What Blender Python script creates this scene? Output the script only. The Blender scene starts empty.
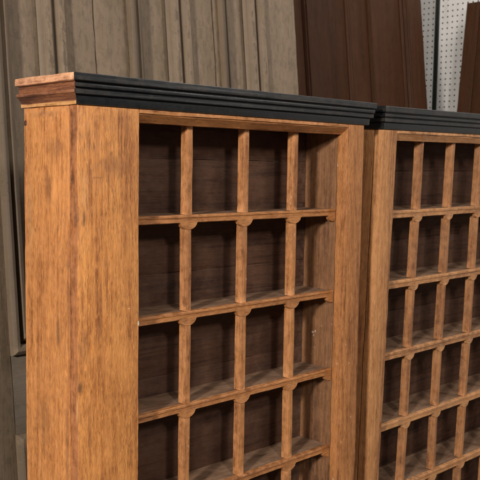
import bpy, bmesh, math, random
from mathutils import Vector, Matrix, noise
random.seed(7)
SC = bpy.context.scene
H = 1.45            # height of the cabinet bodies (underside of the cornice)

# ------------------------------------------------------------------ camera
cam_d = bpy.data.cameras.new('camera'); cam = bpy.data.objects.new('camera', cam_d)
SC.collection.objects.link(cam); SC.camera = cam
Rv = Vector((0.7204650521796989, -0.6933279421071138, 0.015049029245060802))
Uv = Vector((0.05220427010318683, 0.07586083489799444, 0.9957508965155758))
Fv = Vector((0.6915235518553923, 0.7166180980285762, -0.09084975953302553))
CP = Vector((-0.6399803876200321, -0.9959665734557052, -0.08183658842968156 + H))
m3 = Matrix((Rv, Uv, -Fv)).transposed()
cam.matrix_world = Matrix.Translation(CP) @ m3.to_4x4()
cam_d.lens = 61.426; cam_d.sensor_width = 36; cam_d.clip_end = 60; cam_d.clip_start = .02
cam_d.dof.use_dof = True; cam_d.dof.focus_distance = 1.30; cam_d.dof.aperture_fstop = 20

# ------------------------------------------------------------------ world and lamps
W = bpy.data.worlds.new('World'); SC.world = W; W.use_nodes = True
bg = W.node_tree.nodes['Background']; bg.inputs[0].default_value = (1.0, .96, .90, 1); bg.inputs[1].default_value = .045
SC.view_settings.view_transform = 'Standard'; SC.view_settings.look = 'None'
SC.view_settings.exposure = 0; SC.view_settings.gamma = 1

def lamp(name, az, el, dist, size, power, col, tgt=(.35, 0, H - .3)):
    d = bpy.data.lights.new(name, 'AREA'); d.shape = 'DISK'; d.size = size; d.energy = power; d.color = col
    o = bpy.data.objects.new(name, d); SC.collection.objects.link(o)
    a, e = math.radians(az), math.radians(el)
    v = Vector((math.sin(a) * math.cos(e), -math.cos(a) * math.cos(e), math.sin(e)))
    o.location = Vector(tgt) + v * dist
    o.rotation_euler = (-v).to_track_quat('-Z', 'Y').to_euler()
    return o
lamp('studio_key_lamp', -66, 17, 4.0, .34, 158, (1.0, .94, .86))
lamp('studio_fill_lamp', -24, 24, 3.0, .30, 34, (1.0, .96, .90))
lamp('side_lamp', 42, 26, 3.0, .30, 14, (1.0, .96, .90))
lamp('added_pegboard_light', -35, 40, 2.2, .9, 30, (1.0, .95, .90), tgt=(2.7, .9, H + .5))  # unseen soft light, added to brighten the pegboard wall

# ------------------------------------------------------------------ material helpers
def newmat(name):
    m = bpy.data.materials.new(name); m.use_nodes = True
    nt = m.node_tree; b = nt.nodes['Principled BSDF']
    return m, nt, b
class NB:
    def __init__(s, nt): s.nt = nt; s.L = nt.links
    def n(s, t, **k):
        o = s.nt.nodes.new(t)
        for a, v in k.items(): setattr(o, a, v)
        return o
    def put(s, sock, v):
        if hasattr(v, 'is_linked') or hasattr(v, 'links'): s.L.new(v, sock)
        else: sock.default_value = v
    def coords(s, scale=(1, 1, 1), rnd=True, kind='Object'):
        tc = s.n('ShaderNodeTexCoord'); out = tc.outputs[kind]
        if rnd:
            oi = s.n('ShaderNodeObjectInfo'); mu = s.n('ShaderNodeVectorMath', operation='SCALE')
            mu.inputs[0].default_value = (17.3, 9.1, 23.7); s.L.new(oi.outputs['Random'], mu.inputs['Scale'])
            ad = s.n('ShaderNodeVectorMath', operation='ADD'); s.L.new(out, ad.inputs[0]); s.L.new(mu.outputs[0], ad.inputs[1]); out = ad.outputs[0]
        return out
    def scaled(s, v, sc):
        m = s.n('ShaderNodeVectorMath', operation='MULTIPLY'); s.L.new(v, m.inputs[0]); m.inputs[1].default_value = sc; return m.outputs[0]
    def noise(s, v, scale=1, detail=4, rough=.55, dist=0):
        n = s.n('ShaderNodeTexNoise'); s.L.new(v, n.inputs['Vector'])
        n.inputs['Scale'].default_value = scale; n.inputs['Detail'].default_value = detail
        n.inputs['Roughness'].default_value = rough; n.inputs['Distortion'].default_value = dist
        return n.outputs['Fac']
    def ramp(s, f, stops):
        r = s.n('ShaderNodeValToRGB'); s.L.new(f, r.inputs[0]); e = r.color_ramp.elements
        while len(e) > 1: e.remove(e[-1])
        e[0].position = stops[0][0]; c = stops[0][1]; e[0].color = (*c, 1) if isinstance(c, tuple) else (c, c, c, 1)
        for p, c in stops[1:]:
            x = e.new(p); x.color = (*c, 1) if isinstance(c, tuple) else (c, c, c, 1)
        return r.outputs[0]
    def mix(s, f, a, b, mode='MIX'):
        m = s.n('ShaderNodeMix', data_type='RGBA', blend_type=mode)
        s.put(m.inputs[0], f); 
        for i, v in ((6, a), (7, b)):
            if isinstance(v, tuple): m.inputs[i].default_value = (*v, 1)
            else: s.L.new(v, m.inputs[i])
        return m.outputs[2]
    def math(s, op, a, b=0.0, c=None):
        m = s.n('ShaderNodeMath', operation=op); s.put(m.inputs[0], a); s.put(m.inputs[1], b)
        if c is not None: s.put(m.inputs[2], c)
        return m.outputs[0]
    def bump(s, h, strength, dist, b, prev=None):
        n = s.n('ShaderNodeBump'); s.L.new(h, n.inputs['Height'])
        n.inputs['Strength'].default_value = strength; n.inputs['Distance'].default_value = dist
        if prev: s.L.new(prev, n.inputs['Normal'])
        if b: s.L.new(n.outputs[0], b.inputs['Normal'])
        return n.outputs[0]

def axis_scale(ax, along, across):
    v = [across] * 3; v['XYZ'.index(ax)] = along; return tuple(v)

def oak(name, ax, light, mid, dark, blot=.5, rough=.5, pore=1.0, wear=.5, speck=0.0, cath=.35, spec=.35, dirt=.0, stains=(), ripple=0.0):
    m, nt, b = newmat(name); N = NB(nt); V = N.coords()
    # long fine grain lines, broader growth bands
    g1 = N.noise(N.scaled(V, axis_scale(ax, 8.0, 210.0)), 1, 8, .78, .3)
    g2 = N.noise(N.scaled(V, axis_scale(ax, 1.7, 38.0)), 1, 6, .60, .8)
    g = N.math('ADD', N.math('MULTIPLY', g1, .55), N.math('MULTIPLY', g2, .45))
    col = N.ramp(g, [(.40, dark), (.465, mid), (.53, light), (.60, mid)])
    # cathedral figure: curved growth lines
    w = N.n('ShaderNodeTexWave', wave_type='BANDS', bands_direction='DIAGONAL', wave_profile='SIN')
    nt.links.new(N.scaled(V, axis_scale(ax, 2.2, 30.0)), w.inputs['Vector'])
    w.inputs['Scale'].default_value = 1.6; w.inputs['Distortion'].default_value = 7.0
    w.inputs['Detail'].default_value = 2; w.inputs['Detail Scale'].default_value = .55
    cf = N.math('MULTIPLY', N.ramp(w.outputs['Fac'], [(.0, 1.0), (.30, .35), (.6, 0.0)]), cath)
    col = N.mix(cf, col, tuple((a + c) * .5 for a, c in zip(mid, dark)))
    # fine open pores, mostly running together into lines
    p1 = N.noise(N.scaled(V, axis_scale(ax, 80.0, 820.0)), 1, 4, .62)
    pf = N.ramp(p1, [(.0, 1.0), (.38, .8), (.50, 0.0)])
    col = N.mix(N.math('MULTIPLY', pf, .50 * pore), col, tuple(c * .5 for c in dark))
    p2 = N.noise(N.scaled(V, axis_scale(ax, 70.0, 330.0)), 1.0, 3, .6, .6)
    col = N.mix(N.math('MULTIPLY', N.ramp(p2, [(.54, 0.0), (.68, 1.0)]), .38 * pore), col, tuple(min(1, c * 1.28) for c in light))
    # worn, handled unevenness
    bl = N.ramp(N.noise(N.scaled(V, axis_scale(ax, 2.6, 11.0)), 1, 7, .66, .9), [(.46, 0.0), (.74, 1.0)])
    col = N.mix(N.math('MULTIPLY', bl, blot), col, tuple(c * f for c, f in zip(dark, (1.15, .95, .9))))
    lt = N.ramp(N.noise(N.scaled(V, axis_scale(ax, 6.0, 18.0)), 1.3, 5, .6, .5), [(.50, 0.0), (.74, 1.0)])
    col = N.mix(N.math('MULTIPLY', lt, .45), col, tuple(min(1, c * 1.22) for c in light))
    if dirt:
        dn = N.ramp(N.noise(V, 34, 6, .7), [(.40, 0.0), (.66, 1.0)])
        col = N.mix(N.math('MULTIPLY', dn, dirt), col, (.19, .135, .090))
    if speck:
        k2 = N.n('ShaderNodeTexVoronoi', feature='F1'); nt.links.new(N.scaled(V, axis_scale(ax, 60, 110.0)), k2.inputs['Vector']); k2.inputs['Scale'].default_value = 1
        sp = N.math('MULTIPLY', N.ramp(k2.outputs['Distance'], [(.0, 1.0), (.10, 1.0), (.16, 0.0)]), N.ramp(N.noise(V, 30, 1), [(.56, 0.0), (.62, 1.0)]))
        col = N.mix(N.math('MULTIPLY', sp, speck), col, (.56, .42, .30))
    # knots and old stains with a place of their own on this piece
    if stains:
        O = N.coords(rnd=False); wn_ = N.n('ShaderNodeTexNoise'); nt.links.new(N.scaled(O, (90, 90, 40)), wn_.inputs['Vector']); wn_.inputs['Scale'].default_value = 1; wn_.inputs['Detail'].default_value = 5
        for (cx, cy, cz, rx, ry, rz, k, c) in stains:
            d = N.n('ShaderNodeVectorMath', operation='SUBTRACT'); nt.links.new(O, d.inputs[0]); d.inputs[1].default_value = (cx, cy, cz)
            e = N.n('ShaderNodeVectorMath', operation='LENGTH'); nt.links.new(N.scaled(d.outputs[0], (1 / rx, 1 / ry, 1 / rz)), e.inputs[0])
            q = N.math('ADD', e.outputs['Value'], N.math('MULTIPLY', N.math('SUBTRACT', wn_.outputs['Fac'], .5), 1.5))
            col = N.mix(N.math('MULTIPLY', N.ramp(q, [(.0, 1.0), (.35, .85), (1.0, 0.0)]), k), col, c)
    # worn arrises
    ge = N.n('ShaderNodeNewGeometry'); we = N.ramp(ge.outputs['Pointiness'], [(.515, 0.0), (.60, 1.0)])
    wn = N.ramp(N.noise(V, 60, 4, .6), [(.38, 0.0), (.62, 1.0)])
    col = N.mix(N.math('MULTIPLY', N.math('MULTIPLY', we, wn), wear), col, tuple(min(1, c * 1.35 + .04) for c in light))
    nt.links.new(col, b.inputs['Base Color'])
    rr = N.ramp(g1, [(.3, rough + .16), (.7, rough - .05)]); nt.links.new(rr, b.inputs['Roughness'])
    b.inputs['Specular IOR Level'].default_value = spec
    n1 = N.bump(g, .45, .0012, None); n2 = N.bump(N.math('SUBTRACT', 1.0, pf), .5, .0005, None, n1)
    N.bump(N.noise(N.scaled(V, axis_scale(ax, 45.0, 90.0)), 1, 4, .6), .35, .0016, b, n2)
    return m

OAK = dict(light=(.64, .270, .074), mid=(.47, .168, .040), dark=(.17, .052, .014))
OAKR = dict(light=(.44, .182, .056), mid=(.29, .106, .030), dark=(.095, .031, .010))
OAKP = dict(light=(.50, .235, .088), mid=(.37, .155, .052), dark=(.16, .058, .020))
M = {}
M['oak_z'] = oak('golden_oak_upright', 'Z', **OAK, blot=.40, rough=.38, spec=.5, pore=1.35, stains=(
    (.028, 0, H - .059, .0016, .02, .0070, .95, (.050,.022,.012)), (.033, 0, H - .103, .010, .02, .0020, .55, (.13,.050,.022)), (.011, 0, H - .160, .0032, .02, .0140, .85, (.050,.022,.012)),
    (.003, 0, H - .407, .0050, .02, .0120, .85, (.050,.022,.012)), (.012, 0, H - .345, .010, .02, .030, .35, (.13,.050,.022)), (.060, 0, H - .085, .030, .02, .022, .45, (.13,.050,.022)), (.018, 0, H - .045, .006, .02, .030, .30, (.13,.050,.022)),
    (.020, 0, H - .480, .004, .02, .060, .35, (.13,.050,.022)), (.040, 0, H - .290, .0012, .02, .09, .4, (.13,.050,.022)), (.012, 0, H - .125, .006, .02, .035, .4, (.66,.36,.15)), (.090, 0, H - .30, .003, .02, .0015, .8, (.75,.5,.3))))
M['oak_side'] = oak('golden_oak_side', 'Z', light=(.63, .262, .076), mid=(.45, .158, .040), dark=(.165, .052, .015), blot=.50, rough=.36, spec=.5, cath=.35, pore=1.35, stains=(
    (0, .078, H - .120, .02, .012, .040, .60, (.13,.050,.022)), (0, .054, H - .334, .02, .0060, .030, .90, (.050,.022,.012)), (0, .060, H - .060, .02, .026, .020, .45, (.13,.050,.022)), (0, .025, H - .30, .02, .005, .12, .55, (.13,.050,.022)),
    (0, .090, H - .010, .02, .05, .007, .75, (.13,.050,.022)), (0, .118, H - .185, .02, .0016, .0045, .95, (.050,.022,.012)), (0, .093, H - .476, .02, .018, .06, .45, (.13,.050,.022)), (0, .030, H - .50, .02, .006, .09, .55, (.13,.050,.022)), (0, .132, H - .16, .02, .010, .10, .35, (.66,.36,.15))))
M['oakr_z'] = oak('red_oak_upright', 'Z', **OAKR, blot=.45, speck=.8, pore=1.1)
M['oak_x'] = oak('red_oak_rail', 'X', **OAKR, blot=.55, wear=.8, speck=.35, pore=1.1)
M['edge_z'] = oak('sawn_oak_edge', 'Z', light=(.42, .155, .048), mid=(.27, .088, .026), dark=(.10, .032, .012), blot=.4, rough=.5, wear=1.0, stains=(
    (0, .008, H - .035, .02, .009, .050, .65, (.13,.050,.022)), (0, .006, H - .155, .02, .006, .030, .95, (.050,.022,.012)), (0, .012, H - .105, .02, .006, .012, .7, (.050,.022,.012)), (0, .008, H - .25, .02, .006, .03, .6, (.13,.050,.022)), (0, .003, H - .44, .02, .002, .030, .8, (.66,.36,.15))))
M['oak_m'] = oak('oak_muntin', 'Z', light=(.46, .195, .064), mid=(.29, .110, .034), dark=(.095, .033, .011), blot=.6, speck=.7, wear=1.0)
M['pale_z'] = oak('pale_oak_upright', 'Z', **OAKP, blot=.4)
M['pale_x'] = oak('pale_oak_rail', 'X', **OAKP, blot=.55, wear=.9, dirt=.30)
M['pale_m'] = oak('pale_oak_muntin', 'Z', light=(.42, .180, .062), mid=(.27, .104, .034), dark=(.10, .036, .013), blot=.65, wear=.8, dirt=.25)
M['cut_y'] = oak('bare_red_moulding', 'Y', light=(.32, .120, .050), mid=(.15, .050, .024), dark=(.042, .017, .010), blot=.85, wear=1.0, pore=.8, rough=.40, spec=.5)
M['cut_top'] = oak('worn_top_fillet', 'Y', light=(.72, .36, .19), mid=(.42, .17, .085), dark=(.13, .05, .028), blot=.7, wear=1.0, pore=.8, rough=.36, spec=.5)
M['cut_low'] = oak('bare_bed_fillet', 'Y', light=(.66, .34, .12), mid=(.50, .23, .08), dark=(.25, .10, .04), blot=.3, wear=1.0, pore=.8, rough=.40)
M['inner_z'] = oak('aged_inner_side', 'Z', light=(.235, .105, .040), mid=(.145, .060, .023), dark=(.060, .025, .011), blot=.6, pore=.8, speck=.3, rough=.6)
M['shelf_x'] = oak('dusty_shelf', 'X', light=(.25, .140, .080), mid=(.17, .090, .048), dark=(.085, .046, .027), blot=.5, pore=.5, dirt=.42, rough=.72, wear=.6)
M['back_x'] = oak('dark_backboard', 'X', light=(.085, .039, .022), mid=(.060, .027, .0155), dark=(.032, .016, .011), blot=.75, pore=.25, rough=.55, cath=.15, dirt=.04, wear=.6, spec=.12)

def paint_black():
    m, nt, b = newmat('charcoal_paint'); N = NB(nt); V = N.coords()
    n = N.noise(N.scaled(V, (4, 160, 160)), 1, 5, .6); n2 = N.noise(V, 140, 4, .6)
    c = N.ramp(n, [(.3, (.0055, .0063, .0075)), (.7, (.010, .0113, .013))])
    ge = N.n('ShaderNodeNewGeometry'); we = N.math('MULTIPLY', N.ramp(ge.outputs['Pointiness'], [(.52, 0.0), (.62, 1.0)]), N.ramp(N.noise(V, 45, 5, .6), [(.48, 0.0), (.60, 1.0)]))
    c = N.mix(N.math('MULTIPLY', we, .35), c, (.10, .075, .055))
    nt.links.new(c, b.inputs['Base Color'])
    nt.links.new(N.ramp(n2, [(.3, .30), (.7, .44)]), b.inputs['Roughness'])
    b.inputs['Specular IOR Level'].default_value = .45
    n1 = N.bump(n, .4, .0015, None); N.bump(n2, .25, .0006, b, n1)
    return m
M['black'] = paint_black()

def old_paint(name, base, under, ax='Z', amt=.32, chip=1.0):
    m, nt, b = newmat(name); N = NB(nt); V = N.coords()
    s1 = N.noise(N.scaled(V, axis_scale(ax, 4, 60)), 1, 6, .65, .1)
    s2 = N.noise(V, 9, 7, .7, .6); s3 = N.noise(N.scaled(V, axis_scale(ax, 9, 420)), 1, 5, .65)
    s4 = N.noise(V, 55, 6, .75)
    c = N.ramp(s1, [(.28, tuple(x * .80 for x in base)), (.5, base), (.75, tuple(x * 1.12 for x in base))])
    c = N.mix(N.math('MULTIPLY', N.ramp(s2, [(.46, 0.0), (.70, 1.0)]), .45), c, (base[0] * .78, base[1] * .80, base[2] * .62))
    c = N.mix(N.math('MULTIPLY', N.ramp(s4, [(.52, 0.0), (.66, 1.0)]), .30), c, tuple(x * 1.35 for x in base))
    c = N.mix(N.math('MULTIPLY', N.ramp(s3, [(.0, 1.0), (.36, .8), (.45, 0.0)]), amt), c, under)
    v = N.n('ShaderNodeTexVoronoi', feature='F1'); nt.links.new(N.scaled(V, axis_scale(ax, 55, 110)), v.inputs['Vector'])
    chips = N.math('MULTIPLY', N.ramp(v.outputs['Distance'], [(.0, 1.0), (.16, 1.0), (.24, 0.0)]), N.ramp(N.noise(V, 16, 3, .6), [(.54, 0.0), (.60, 1.0)]))
    ge = N.n('ShaderNodeNewGeometry')
    edge = N.math('MULTIPLY', N.ramp(ge.outputs['Pointiness'], [(.52, 0.0), (.60, 1.0)]), N.ramp(N.noise(N.scaled(V, axis_scale(ax, 40, 90)), 1, 4, .7), [(.50, 0.0), (.58, 1.0)]))
    c = N.mix(N.math('MULTIPLY', N.math('MAXIMUM', chips, edge), chip), c, (.030, .020, .015))
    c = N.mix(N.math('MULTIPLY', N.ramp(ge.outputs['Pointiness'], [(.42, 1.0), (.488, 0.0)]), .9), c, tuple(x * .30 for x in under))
    nt.links.new(c, b.inputs['Base Color']); b.inputs['Roughness'].default_value = .62; b.inputs['Specular IOR Level'].default_value = .3
    n1 = N.bump(s1, .4, .002, None); N.bump(N.math('SUBTRACT', s3, chips), .4, .001, b, n1)
    return m
M['grey'] = old_paint('weathered_grey_paint', (.200, .143, .096), (.065, .038, .024))
M['greyb'] = old_paint('weathered_grey_paint_rail', (.185, .145, .112), (.08, .05, .035), 'X', .25, .12)
M['maho'] = oak('dark_mahogany', 'Z', light=(.052, .0200, .0078), mid=(.040, .0148, .0058), dark=(.030, .0100, .0046), blot=.3, pore=.3, rough=.50, wear=.2, cath=.3, spec=.12)
M['brown'] = oak('brown_board', 'Z', light=(.058, .0215, .0070), mid=(.044, .0160, .0058), dark=(.030, .0110, .0048), blot=.3, pore=.3, rough=.5, wear=.15, spec=.15)

def pegboard():
    m, nt, b = newmat('white_pegboard'); N = NB(nt); V = N.coords(rnd=False)
    s = N.scaled(V, (0, 1 / .0256, 1 / .0256))
    f = N.n('ShaderNodeVectorMath', operation='FRACTION'); nt.links.new(s, f.inputs[0])
    d = N.n('ShaderNodeVectorMath', operation='DISTANCE'); nt.links.new(f.outputs[0], d.inputs[0]); d.inputs[1].default_value = (0, .5, .5)
    hole = N.ramp(d.outputs['Value'], [(.0, 1.0), (.125, 1.0), (.16, 0.0)])
    n = N.noise(V, 7, 6, .65)
    c = N.ramp(n, [(.3, (.66, .64, .62)), (.7, (.78, .755, .735))])
    st = N.ramp(N.noise(N.scaled(V, (1, 30, 4)), 1, 4, .6), [(.50, 0.0), (.72, 1.0)])
    c = N.mix(N.math('MULTIPLY', st, .35), c, (.42, .40, .31))
    c = N.mix(hole, c, (.03, .02, .018))
    nt.links.new(c, b.inputs['Base Color']); b.inputs['Roughness'].default_value = .6
    N.bump(N.math('SUBTRACT', 1.0, hole), .6, .004, b)
    return m
M['peg'] = pegboard()
def plain(name, c, r=.7, sc=20, var=.25):
    m, nt, b = newmat(name); N = NB(nt); V = N.coords()
    n = N.noise(V, sc, 5, .6); col = N.ramp(n, [(.3, tuple(x * (1 - var) for x in c)), (.7, tuple(min(1, x * (1 + var)) for x in c))])
    nt.links.new(col, b.inputs['Base Color']); b.inputs['Roughness'].default_value = r; N.bump(n, .2, .001, b)
    return m
M['wall'] = plain('dull_plaster', (.20, .18, .16), .8, 6)
M['floor'] = plain('grey_concrete', (.16, .15, .14), .7, 5)
M['strip'] = plain('dark_metal_strip', (.018, .022, .018), .35, 60)
M['chip'] = plain('bare_plaster_white', (.50, .42, .34), .6, 500, .45)
M['scar'] = plain('dark_filler', (.10, .035, .018), .5, 90)
M['iron'] = plain('dull_iron', (.05, .045, .04), .4, 200)

# ------------------------------------------------------------------ mesh helpers
def link(name, bm, mat, parent=None, smooth=True):
    bmesh.ops.recalc_face_normals(bm, faces=bm.faces)
    me = bpy.data.meshes.new(name); bm.to_mesh(me); bm.free()
    me.materials.append(M[mat] if isinstance(mat, str) else mat)
    if smooth:
        for p in me.polygons: p.use_smooth = True
        me.set_sharp_from_angle(angle=math.radians(28))
    o = bpy.data.objects.new(name, me); SC.collection.objects.link(o)
    if parent: o.parent = parent
    return o
def root(name, label, cat, loc=(0, 0, 0), rot=(0, 0, 0), group=None):
    o = bpy.data.objects.new(name, None); SC.collection.objects.link(o)
    o.location = loc; o.rotation_euler = rot; o['label'] = label; o['category'] = cat; o['kind'] = 'thing'; o.empty_display_size = .1
    if group: o['group'] = group
    return o
_seed = [0]
def beam(p0, p1, w, d, up, wj=.0004, step=.012, bev=.0012, prof=None, bm=None):
    """A bar from p0 to p1 (centre line of its FRONT-TOP-left corner frame): cross-section given as a polygon
    in (a, b) with a along `w` and b along `d`; slightly wobbly arrises like hand-worked timber."""
    bm = bm or bmesh.new(); _seed[0] += 1; sd = _seed[0] * 3.17
    p0 = Vector(p0); p1 = Vector(p1); L = (p1 - p0).length; n = max(1, int(L / step))
    wv = Vector(w); dv = Vector(d)
    W_, D_ = wv.length, dv.length; wn = wv.normalized(); dn = dv.normalized()
    if prof is None:
        c = bev
        prof = [(c, 0), (W_ - c, 0), (W_ - c * .3, c * .3), (W_, c), (W_, D_ - c), (W_ - c, D_), (c, D_), (0, D_ - c), (0, c), (c * .3, c * .3)]
    rings = []
    for i in range(n + 1):
        t = i / n; q = p0.lerp(p1, t); r = []
        for k, (a, b) in enumerate(prof):
            s = Vector((t * L * 22 + sd, (round(a / W_ if W_ else 0)) * 7.7, (round(b / D_ if D_ else 0)) * 5.3))
            ja = noise.noise(s) * wj * 2 + noise.noise(s * 4.3) * wj * .8; jb = noise.noise(s + Vector((31, 7, 3))) * wj
            r.append(bm.verts.new(q + wn * (a + ja) + dn * (b + jb)))
        rings.append(r)
    m = len(prof)
    for i in range(n):
        for k in range(m):
            bm.faces.new((rings[i][k], rings[i][(k + 1) % m], rings[i + 1][(k + 1) % m], rings[i + 1][k]))
    bm.faces.new(rings[0]); bm.faces.new(rings[-1][::-1])
    return bm
def box(lo, hi, bev=.0012, wj=.0003, ax='z', step=.02, bm=None):
    x0, y0, z0 = lo; x1, y1, z1 = hi
    if ax == 'z': return beam((x0, y0, z0), (x0, y0, z1), (x1 - x0, 0, 0), (0, y1 - y0, 0), None, wj, step, bev, bm=bm)
    if ax == 'x': return beam((x0, y0, z0), (x1, y0, z0), (0, 0, z1 - z0), (0, y1 - y0, 0), None, wj, step, bev, bm=bm)
    return beam((x0, y0, z0), (x0, y1, z0), (0, 0, z1 - z0), (x1 - x0, 0, 0), None, wj, step, bev, bm=bm)

def lobe_rail(x0, x1, zt, th, y0, dp, lobes, lw, lh, ends, step=.0016, bead=None):
    """Front rail of a shelf with rounded bracket lobes hanging at each muntin (one mesh)."""
    bm = bmesh.new(); _seed[0] += 1; sd = _seed[0] * 2.31
    rings = []; n = int((x1 - x0) / step)
    def drop(x):
        v = 0
        for c, half in lobes:
            u = abs(x - c) / half
            if u < 1:
                core = math.sqrt(max(0, 1 - (u / .90) ** 2)) if u < .90 else 0
                v = max(v, core, .10 * (1 - u) / .1 if u > .9 else .10)
        return min(1, v) * lh
    for i in range(n + 1):
        x = x0 + (x1 - x0) * i / n; dz = drop(x)
        s = Vector((x * 24 + sd, 0, 0)); j1 = noise.noise(s) * .0004 + noise.noise(s * 5) * .0004; j2 = noise.noise(s * 2 + Vector((9, 9, 9))) * .0003; j3 = noise.noise(s + Vector((3, 19, 9))) * .0004
        b = .0012; zb = zt - th - dz + j2; z = zt + j1 * .6; y = y0 + j3
        if bead:      # separate upper nosing: a groove below the shelf's own edge
            pr = [(y0 + dp, z), (y + b, z), (y, z - b), (y, z - bead), (y + .0016, z - bead - .0009), (y + .0018, z - bead - .0018), (y + .0010, z - bead - .0024),
                  (y + .0010, zb + b), (y + .0010 + b, zb), (y0 + dp, zb)]
        else:
            pr = [(y0 + dp, z), (y + b * 1.3, z), (y + b * .3, z - b * .4), (y, z - b * 1.4), (y, zb + b), (y + b * .4, zb + b * .3), (y + b, zb), (y0 + dp, zb)]
        rings.append([bm.verts.new((x, a, c)) for a, c in pr])
    m = len(rings[0])
    for i in range(n):
        for k in range(m):
            bm.faces.new((rings[i][k], rings[i][(k + 1) % m], rings[i + 1][(k + 1) % m], rings[i + 1][k]))
    bm.faces.new(rings[0]); bm.faces.new(rings[-1][::-1])
    return bm

CORN_F = [(.0016, 0), (.0030, .0006), (.0036, .0020), (.0042, .0122), (.0036, .0130), (.0044, .0136), (.0092, .0142), (.0098, .0150), (.0098, .0206), (.0090, .0214),
          (.0064, .0217), (.0064, .0226), (.0100, .0231), (.0116, .0240), (.0120, .0262), (.0116, .0288), (.0104, .0297), (.0072, .0301), (.0072, .0314), (.0128, .0320), (.0142, .0332), (.0142, .0420), (.0134, .0430)]
CORN_S = [(.0016, 0), (.0040, .0006), (.0046, .0050), (.0040, .0062), (.0056, .0090), (.0100, .0148), (.0122, .0160), (.0130, .0176), (.0130, .0190), (.0118, .0200),
          (.0086, .0206), (.0080, .0212), (.0080, .0305), (.0088, .0316), (.0128, .0320), (.0142, .0330), (.0142, .0420), (.0134, .0430)]
def cornice_run(pts, sc=1.0, z0=H, wj=.0003, steps=.02, back=.02, CORN=CORN_F):
    """Moulding swept along straight run; pts(o)->(start,end) give the mitred ends for overhang o."""
    bm = bmesh.new(); _seed[0] += 1; sd = _seed[0]
    prof = [(-back, 0)] + CORN + [(-back, .0430)]
    s0, e0 = pts(0); L = (Vector(e0) - Vector(s0)).length; n = max(2, int(L / steps)); rings = []
    for i in range(n + 1):
        r = []
        for k, (o, z) in enumerate(prof):
            s, e = pts(o); p = Vector(s).lerp(Vector(e), i / n)
            j = noise.noise(Vector((i * steps * 30, k * .35, sd))) * wj
            r.append(bm.verts.new((p.x, p.y, z0 + z * sc + j)))
        rings.append(r)
    m = len(prof)
    for i in range(n):
        for k in range(m):
            bm.faces.new((rings[i][k], rings[i][(k + 1) % m], rings[i + 1][(k + 1) % m], rings[i + 1][k]))
    bm.faces.new(rings[0]); bm.faces.new(rings[-1][::-1])
    return bm

def flake(name, mat, parent, c, u, v, ru, rv, thick=.0006, seed=0):
    """Small irregular raised flake at c spanned by u, v."""
    bm = bmesh.new(); c, u, v = Vector(c), Vector(u).normalized(), Vector(v).normalized(); nn = u.cross(v)
    k = 11; rr = random.Random(seed); top = []; bot = []
    for i in range(k):
        a = 2 * math.pi * i / k; r = .65 + .5 * rr.random()
        p = c + u * math.cos(a) * ru * r + v * math.sin(a) * rv * r
        bot.append(bm.verts.new(p - nn * thick)); top.append(bm.verts.new(c + (p - c) * .85 + nn * thick))
    for i in range(k): bm.faces.new((bot[i], bot[(i + 1) % k], top[(i + 1) % k], top[i]))
    bm.faces.new(top); bm.faces.new(bot[::-1])
    return link(name, bm, mat, parent, False)

# ------------------------------------------------------------------ setting
bm = bmesh.new(); bmesh.ops.create_grid(bm, x_segments=4, y_segments=4, size=7); o = link('floor', bm, 'floor', None, False); o['kind'] = 'structure'
bm = box((-4, 1.62, 0), (2.695, 1.72, 3.2), wj=0, step=1); o = link('back_wall', bm, 'wall', None, False); o['label'] = 'plain dull wall behind the leaning doors'; o['category'] = 'wall'; o['kind'] = 'thing'
w = root('pegboard_wall', 'white perforated pegboard wall at upper right, split by a dark vertical strip', 'pegboard', (2.7, 1.0, 0))
link('board', box((0, .1815, .0), (.02, .72, 3.2), wj=0, step=1), 'peg', w, False)
link('board', box((0, -3.5, .0), (.02, .1585, 3.2), wj=0, step=1), 'peg', w, False)
link('backing', box((.021, -3.5, 0), (.10, .72, 3.2), wj=0, step=1), 'wall', w, False)
link('strip', box((-.004, .159, .0), (.016, .168, 3.2), wj=0, step=1), 'strip', w, False)
link('strip', box((-.002, .171, .0), (.016, .181, 3.2), wj=0, step=1), 'strip', w, False)

# ------------------------------------------------------------------ leaning grey doors
def ridge_prof(w, h=1.0):
    return [(0, 0), (0, .010 * h), (w * .06, .016 * h), (w * .16, .021 * h), (w * .28, .021 * h), (w * .36, .015 * h), (w * .40, .005 * h), (w * .46, .004 * h),
            (w * .52, .009 * h), (w * .62, .015 * h), (w * .74, .015 * h), (w * .82, .009 * h), (w * .86, .002 * h), (w, -.004)]
def frame_moulding(x0, x1, z0, z1, wl, wr, y, mat, parent, h=1.0, name='moulding'):
    """Mitred bolection moulding round a panel; y = face plane, toward -y is outward."""
    bm = bmesh.new(); wt = (wl + wr) / 2
    pl, prr = ridge_prof(wl, h), ridge_prof(wr, h); pt = ridge_prof(wt, h); K = len(pl)
    def ring(c):
        r = []
        for k in range(K):
            a, b = (pl if c in (0, 3) else prr)[k]; zt = pt[k][0]
            x = x0 + a if c in (0, 3) else x1 - a; z = z0 + zt if c in (0, 1) else z1 - zt
            r.append(Vector((x, y - b, z)))
        return r
    cs = [ring(i) for i in range(4)]; _seed[0] += 1; sd = _seed[0]
    for c in range(4):
        A, B = cs[c], cs[(c + 1) % 4]; L = (B[0] - A[0]).length; n = max(1, int(L / .012)); rings = []
        for i in range(n + 1):
            rings.append([bm.verts.new(A[k].lerp(B[k], i / n) + Vector((noise.noise(Vector((i * .5, k * .4, sd))), noise.noise(Vector((i * .5, k * .4, sd + 50))), 0)) * (.0003 if 0 < i < n else 0)) for k in range(K)])
        for i in range(n):
            for k in range(K - 1):
                bm.faces.new((rings[i][k], rings[i][k + 1], rings[i + 1][k + 1], rings[i + 1][k]))
    return link(name, bm, mat, parent)

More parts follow.
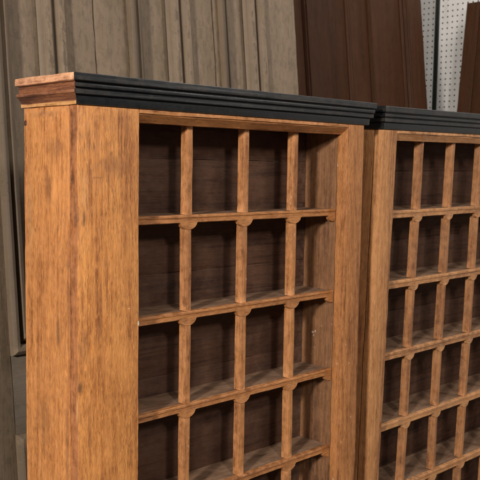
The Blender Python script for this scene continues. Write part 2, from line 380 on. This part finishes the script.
LEAN = math.radians(6)
def leaning_door(label, X0, X1, foot_y, lean, panels, zrails, height, mats, recess=.012, group=None, dy=0, rails=None, name='panelled_door', h=1.0):
    """panels: list of (outer x0, x1, left moulding width, right moulding width) in world X; zrails: panel spans."""
    d = root(name, label, 'door', (X0, foot_y + dy, 0), (-lean, 0, 0), group)
    ms, mr, mp, mm = mats
    for (a, b, wl, wr) in panels:
        for (s0, s1) in zrails:
            link('panel', box((a - X0 + .004, recess, s0 + .004), (b - X0 - .004, recess + .012, s1 - .004), wj=.0005), mp, d)
            frame_moulding(a - X0, b - X0, s0, s1, wl, wr, 0, mm, d, h)
    xs = [X0] + [v for p in panels for v in (p[0] + .002, p[1] - .002)] + [X1]
    for i in range(0, len(xs), 2):
        if xs[i + 1] - xs[i] > .004:
            link('stile', box((xs[i] - X0, 0, 0), (xs[i + 1] - X0, .036, height), wj=.0009, bev=.0022, step=.006), ms, d)
    zs = [0] + [v for p in zrails for v in (p[0] + .002, p[1] - .002)] + [height]
    for j in range(0, len(zs), 2):
        for (a, b, wl, wr) in panels:
            link('rail', box((a - X0 + .0025, .0006, zs[j]), (b - X0 - .0025, .034, zs[j + 1]), ax='x', wj=.0004), mr, d)
    return d
ZR = [(.18, .816), (.978, 1.98)]
FY = .5 - .85 * math.tan(LEAN)
gm = ('grey', 'greyb', 'grey', 'grey')
leaning_door('weathered grey panelled door leaning furthest left, seen beside the cabinet end', -.02, .4205, FY, LEAN, [(.168, .343, .046, .064)], ZR, 2.12, gm, group='weathered grey doors leaning behind the cabinets')
leaning_door('weathered grey panelled door leaning in the middle, above the left part of the black cornice', .4235, .784, FY, LEAN, [(.514, .702, .043, .068)], [(.20, .80), (.962, 1.97)], 2.10, gm, group='weathered grey doors leaning behind the cabinets')
leaning_door('weathered grey panelled door leaning rightmost of the grey ones, next to dark mahogany', .7885, 1.100, FY, LEAN, [(.803, .968, .028, .07)], [(.19, .81), (.97, 1.96)], 2.11, gm, group='weathered grey doors leaning behind the cabinets')

# ------------------------------------------------------------------ mahogany door and brown board
L2 = math.radians(6.5); FY2 = .8 - .85 * math.tan(L2)
mh = ('maho', 'maho', 'maho', 'maho')
leaning_door('tall dark mahogany panelled door leaning behind, between grey doors and white pegboard', 1.22, 2.216, FY2, L2,
             [(1.29, 1.51, .03, .020), (1.716, 1.868, .030, .012), (2.058, 2.112, .022, .020)], [(.2, .9), (1.02, 2.3)], 2.42, mh, name='mahogany_door', h=.32, recess=.006)
bt = math.tan(math.radians(6))
t = root('brown_board', 'plain dark brown board leaning on the pegboard at right edge', 'board', (2.6 - (.5 + 1.45) * bt, 0, 0), (0, math.radians(6), 0))
hb = (.640 + 1.45) / math.cos(math.radians(6))
link('panel', box((.006, .30, .07), (.026, .90, hb - .07), wj=.0004), 'brown', t)
link('stile', box((0, .902, 0), (.030, .966, hb), wj=.0006), 'brown', t)
link('stile', box((0, .234, 0), (.030, .298, hb), wj=.0006), 'brown', t)
link('rail', box((.001, .30, hb - .068), (.029, .90, hb - .002), ax='y'), 'brown', t)
link('rail', box((.001, .30, .002), (.029, .90, .068), ax='y'), 'brown', t)

# ------------------------------------------------------------------ pigeonhole cabinets
def cabinet(label, loc, rot, P):
    c = root('pigeonhole_cabinet', label, 'cabinet', loc, rot, 'oak pigeonhole cabinets')
    sw, XB, XR, de, D = P['sw'], P['XB'], P['XR'], P['de'], P['D']
    base = .22; top = H
    zs = [H + z for z in P['z']]
    # shell
    link('side_panel', box((0, P['st'] + .0014, .0), (.019, D, top - .0005), bev=.0012, wj=.0004), P['m_side'], c)
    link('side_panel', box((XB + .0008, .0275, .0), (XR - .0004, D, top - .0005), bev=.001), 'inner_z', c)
    so = link('stile', box((-.0004, 0, .0), (sw, P['st'], top - .0008), bev=.0016, wj=.0006, step=.008), P['m_st'], c)
    so.data.materials.append(M[P['m_edge']])          # the sawn edge of the board is redder than its face
    for f in so.data.polygons:
        if f.normal.x < -.7: f.material_index = 1
    link('stile', box((XB, 0, .0), (XR, .0268, top - .0008), bev=.0014, wj=.0007, step=.008), P['m_str'], c)
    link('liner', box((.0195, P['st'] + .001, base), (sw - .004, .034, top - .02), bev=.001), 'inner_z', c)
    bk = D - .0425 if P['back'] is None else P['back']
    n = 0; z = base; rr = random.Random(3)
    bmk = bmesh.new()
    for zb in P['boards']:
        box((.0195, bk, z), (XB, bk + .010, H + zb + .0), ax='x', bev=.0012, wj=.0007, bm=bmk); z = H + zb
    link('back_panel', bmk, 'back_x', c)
    # top rail: flat fillet, groove and a splayed face down to the opening
    zr = P['zr']
    pr = [(0, 0), (-.0052, -.0004), (-.0060, .0006), (-.0064, .0024), (-.0078, .0026), (zr + .0018, de * .55), (zr, de * .62), (zr, de + .006), (0, de + .006)]
    bm = bmesh.new(); nn = 60; rings = []
    for i in range(nn + 1):
        x = sw + .0004 + (XB - sw - .0008) * i / nn
        r = []
        for k, (dz, y) in enumerate(pr):
            j = noise.noise(Vector((x * 18, k * .6, P['seed']))) * .0008
            sag = -.0016 * math.sin(math.pi * ((x - sw) / (XB - sw) * 4 % 1)) * 0
            r.append(bm.verts.new((x, y + (j if y < .02 else 0), H - .0008 + dz + (j if k not in (0, 8) else 0) + sag)))
        rings.append(r)
    for i in range(nn):
        for k in range(len(pr)):
            k2 = (k + 1) % len(pr); bm.faces.new((rings[i][k], rings[i][k2], rings[i + 1][k2], rings[i + 1][k]))
    bm.faces.new(rings[0]); bm.faces.new(rings[-1][::-1])
    link('top_rail', bm, P['m_rail'], c)
    # shelves
    mc = P['mc']; mw = P['mw']; md = P['md']
    lim = P['lobe']; prev = H + zr
    for i, z in enumerate(zs):
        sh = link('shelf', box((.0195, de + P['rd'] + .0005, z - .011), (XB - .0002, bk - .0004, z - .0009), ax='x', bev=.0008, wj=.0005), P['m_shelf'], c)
        lobes = [(x, lim[0]) for x in mc] + ([(XB, lim[0] * 1.05), (sw - .002, lim[0] * 1.05)] if i < P['end_lobes'] else [])
        link('rail', lobe_rail(sw - .010, XB - .0004, z, P['sh'], de, P['rd'], lobes, lim[0], lim[1], True, bead=P['bead']), P['m_rail'], sh)
        # muntins between this shelf and the one above
        for k, x in enumerate(mc):
            rj = random.Random(i * 10 + k + P['seed']); dx = rj.uniform(-1, 1) * P['mj']; dxt = rj.uniform(-1, 1) * P['mj']
            lo = z + .0004; hi = prev - .0002 if i == 0 else prev - P['sh'] + .0002 - .0006
            y0 = de + (.0020 if i else .0012)
            tw = rj.uniform(-1, 1) * P['mj'] * .5
            hi2 = hi if i == 0 else hi
            link('muntin', beam((x - mw / 2 + dx, y0, lo), (x - mw / 2 + dxt, y0 + tw, hi2), (mw, 0, 0), (0, md, 0), None, .0003, .012, .0009), P['m_mun'], c)
        prev = z
    link('bottom_rail', box((sw + .0005, .002, base - .06), (XB - .0005, .026, prev - P['sh'] - .13), ax='x'), P['m_rail'], c)
    link('plinth', box((sw + .0005, .004, 0), (XB - .0005, .024, base - .0605), ax='x'), P['m_rail'], c)
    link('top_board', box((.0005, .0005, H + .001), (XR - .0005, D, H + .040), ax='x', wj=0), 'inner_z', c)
    # cornice
    xe = P['xe']
    cn = cornice_run(lambda o: ((-o, -o, 0), (xe + o * .85, -o, 0)), P['cz'], steps=.016)
    cno = link('cornice', cn, 'black', c)
    cr = cornice_run(lambda o: ((-o, -o + .0004, 0), (-o, D + .0, 0)), P['cz'], steps=.01, wj=.0009, back=-.0004, CORN=CORN_S if P['bare'] else CORN_F)
    ro = link('cornice_return', cr, 'cut_y' if P['bare'] else 'black', c)
    if P['bare']:
        ro.data.materials.append(M['cut_top']); ro.data.materials.append(M['cut_low'])
        for f in ro.data.polygons:
            if f.center.z > H + .0312: f.material_index = 1
            elif f.center.z < H + .0044: f.material_index = 2
    cr = cornice_run(lambda o: ((xe + o * .85, -o + .0004, 0), (xe + o * .85, D, 0)), P['cz'], steps=.02, back=.0)
    link('cornice_return', cr, 'black', c)
    return c

c = .1073; m0 = .0227
P1 = dict(sw=.1085, XB=.6057, XR=.6541, de=.0268, D=.1496, st=.0205, back=.107, boards=(-1.05, -.86, -.66, -.449, -.27, -.073, -.002),
          z=(-.1641, -.3243, -.4815, -.6385, -.796, -.954), sh=.0130, zr=-.0188, rd=.010, mw=.0122, md=.0165, mj=.0005,
          mc=(.1085 + c + m0 * .5 + .0047, .1085 + 2 * c + m0 * 1.5 + .0037, .1085 + 3 * c + m0 * 2.5 + .0017), lobe=(.0192, .0118), end_lobes=6, bead=.0042,
          m_side='oak_side', m_st='oak_z', m_edge='edge_z', m_str='oakr_z', m_rail='oak_x', m_shelf='shelf_x', m_mun='oak_m', seed=5, xe=.662, cz=1.0, bare=True)
c1 = cabinet('nearest oak pigeonhole cabinet with wide left stile, bare end moulding and black cornice', (0, 0, 0), (0, 0, 0), P1)
flake('wood_chip', 'chip', c1, (.1078, -.0003, H - .3245), (1, 0, 0), (0, 0, 1), .0016, .0042, .0003, seed=4)
flake('wood_chip', 'chip', c1, (.6060, .0790, H - .4165), (0, -1, 0), (0, 0, 1), .0036, .0024, .0003, seed=8)
flake('wood_chip', 'chip', c1, (.6060, .0720, H - .4135), (0, -1, 0), (0, 0, 1), .0016, .0022, .0003, seed=9)
flake('wood_chip', 'chip', c1, (.6060, .0760, H - .4230), (0, -1, 0), (0, 0, 1), .0012, .0030, .0003, seed=10)
flake('wood_filler', 'scar', c1, (-.0003, .1440, H - .0225), (0, -1, 0), (0, 0, 1), .0042, .0050, .0005, seed=3)

cc, mm = .1047, .0183
P2 = dict(sw=.0485, XB=.0485 + 6 * cc + 5 * mm, XR=.0485 + 6 * cc + 5 * mm + .0485, de=.0157, D=.1496, st=.022, back=.112, boards=(-1.0, -.80, -.60, -.42, -.25, -.09, -.002),
          z=(-.1701, -.3237, -.4824, -.643, -.802, -.96), sh=.0160, zr=-.0204, rd=.009, mw=.0105, md=.0190, mj=.0016,
          mc=tuple(.0485 + (k + 1) * cc + (k + .5) * mm + .003 for k in range(5)), lobe=(.0155, .0130), end_lobes=0, bead=.0058,
          m_side='pale_z', m_st='pale_z', m_edge='pale_z', m_str='pale_z', m_rail='pale_x', m_shelf='shelf_x', m_mun='pale_m', seed=11, xe=.0485 + 6 * cc + 5 * mm + .0485, cz=1.08, bare=False)
RX = Matrix.Rotation(-.0162, 3, 'Z') @ Matrix.Rotation(.0329, 3, 'X') @ Matrix.Rotation(-.0079, 3, 'Y')
off = Vector((.7315, .0109, H - .0049)) - RX @ Vector((0, 0, H))
cabinet('second oak pigeonhole cabinet at right, paler with narrow stile and thin muntins', off, RX.to_euler(), P2)
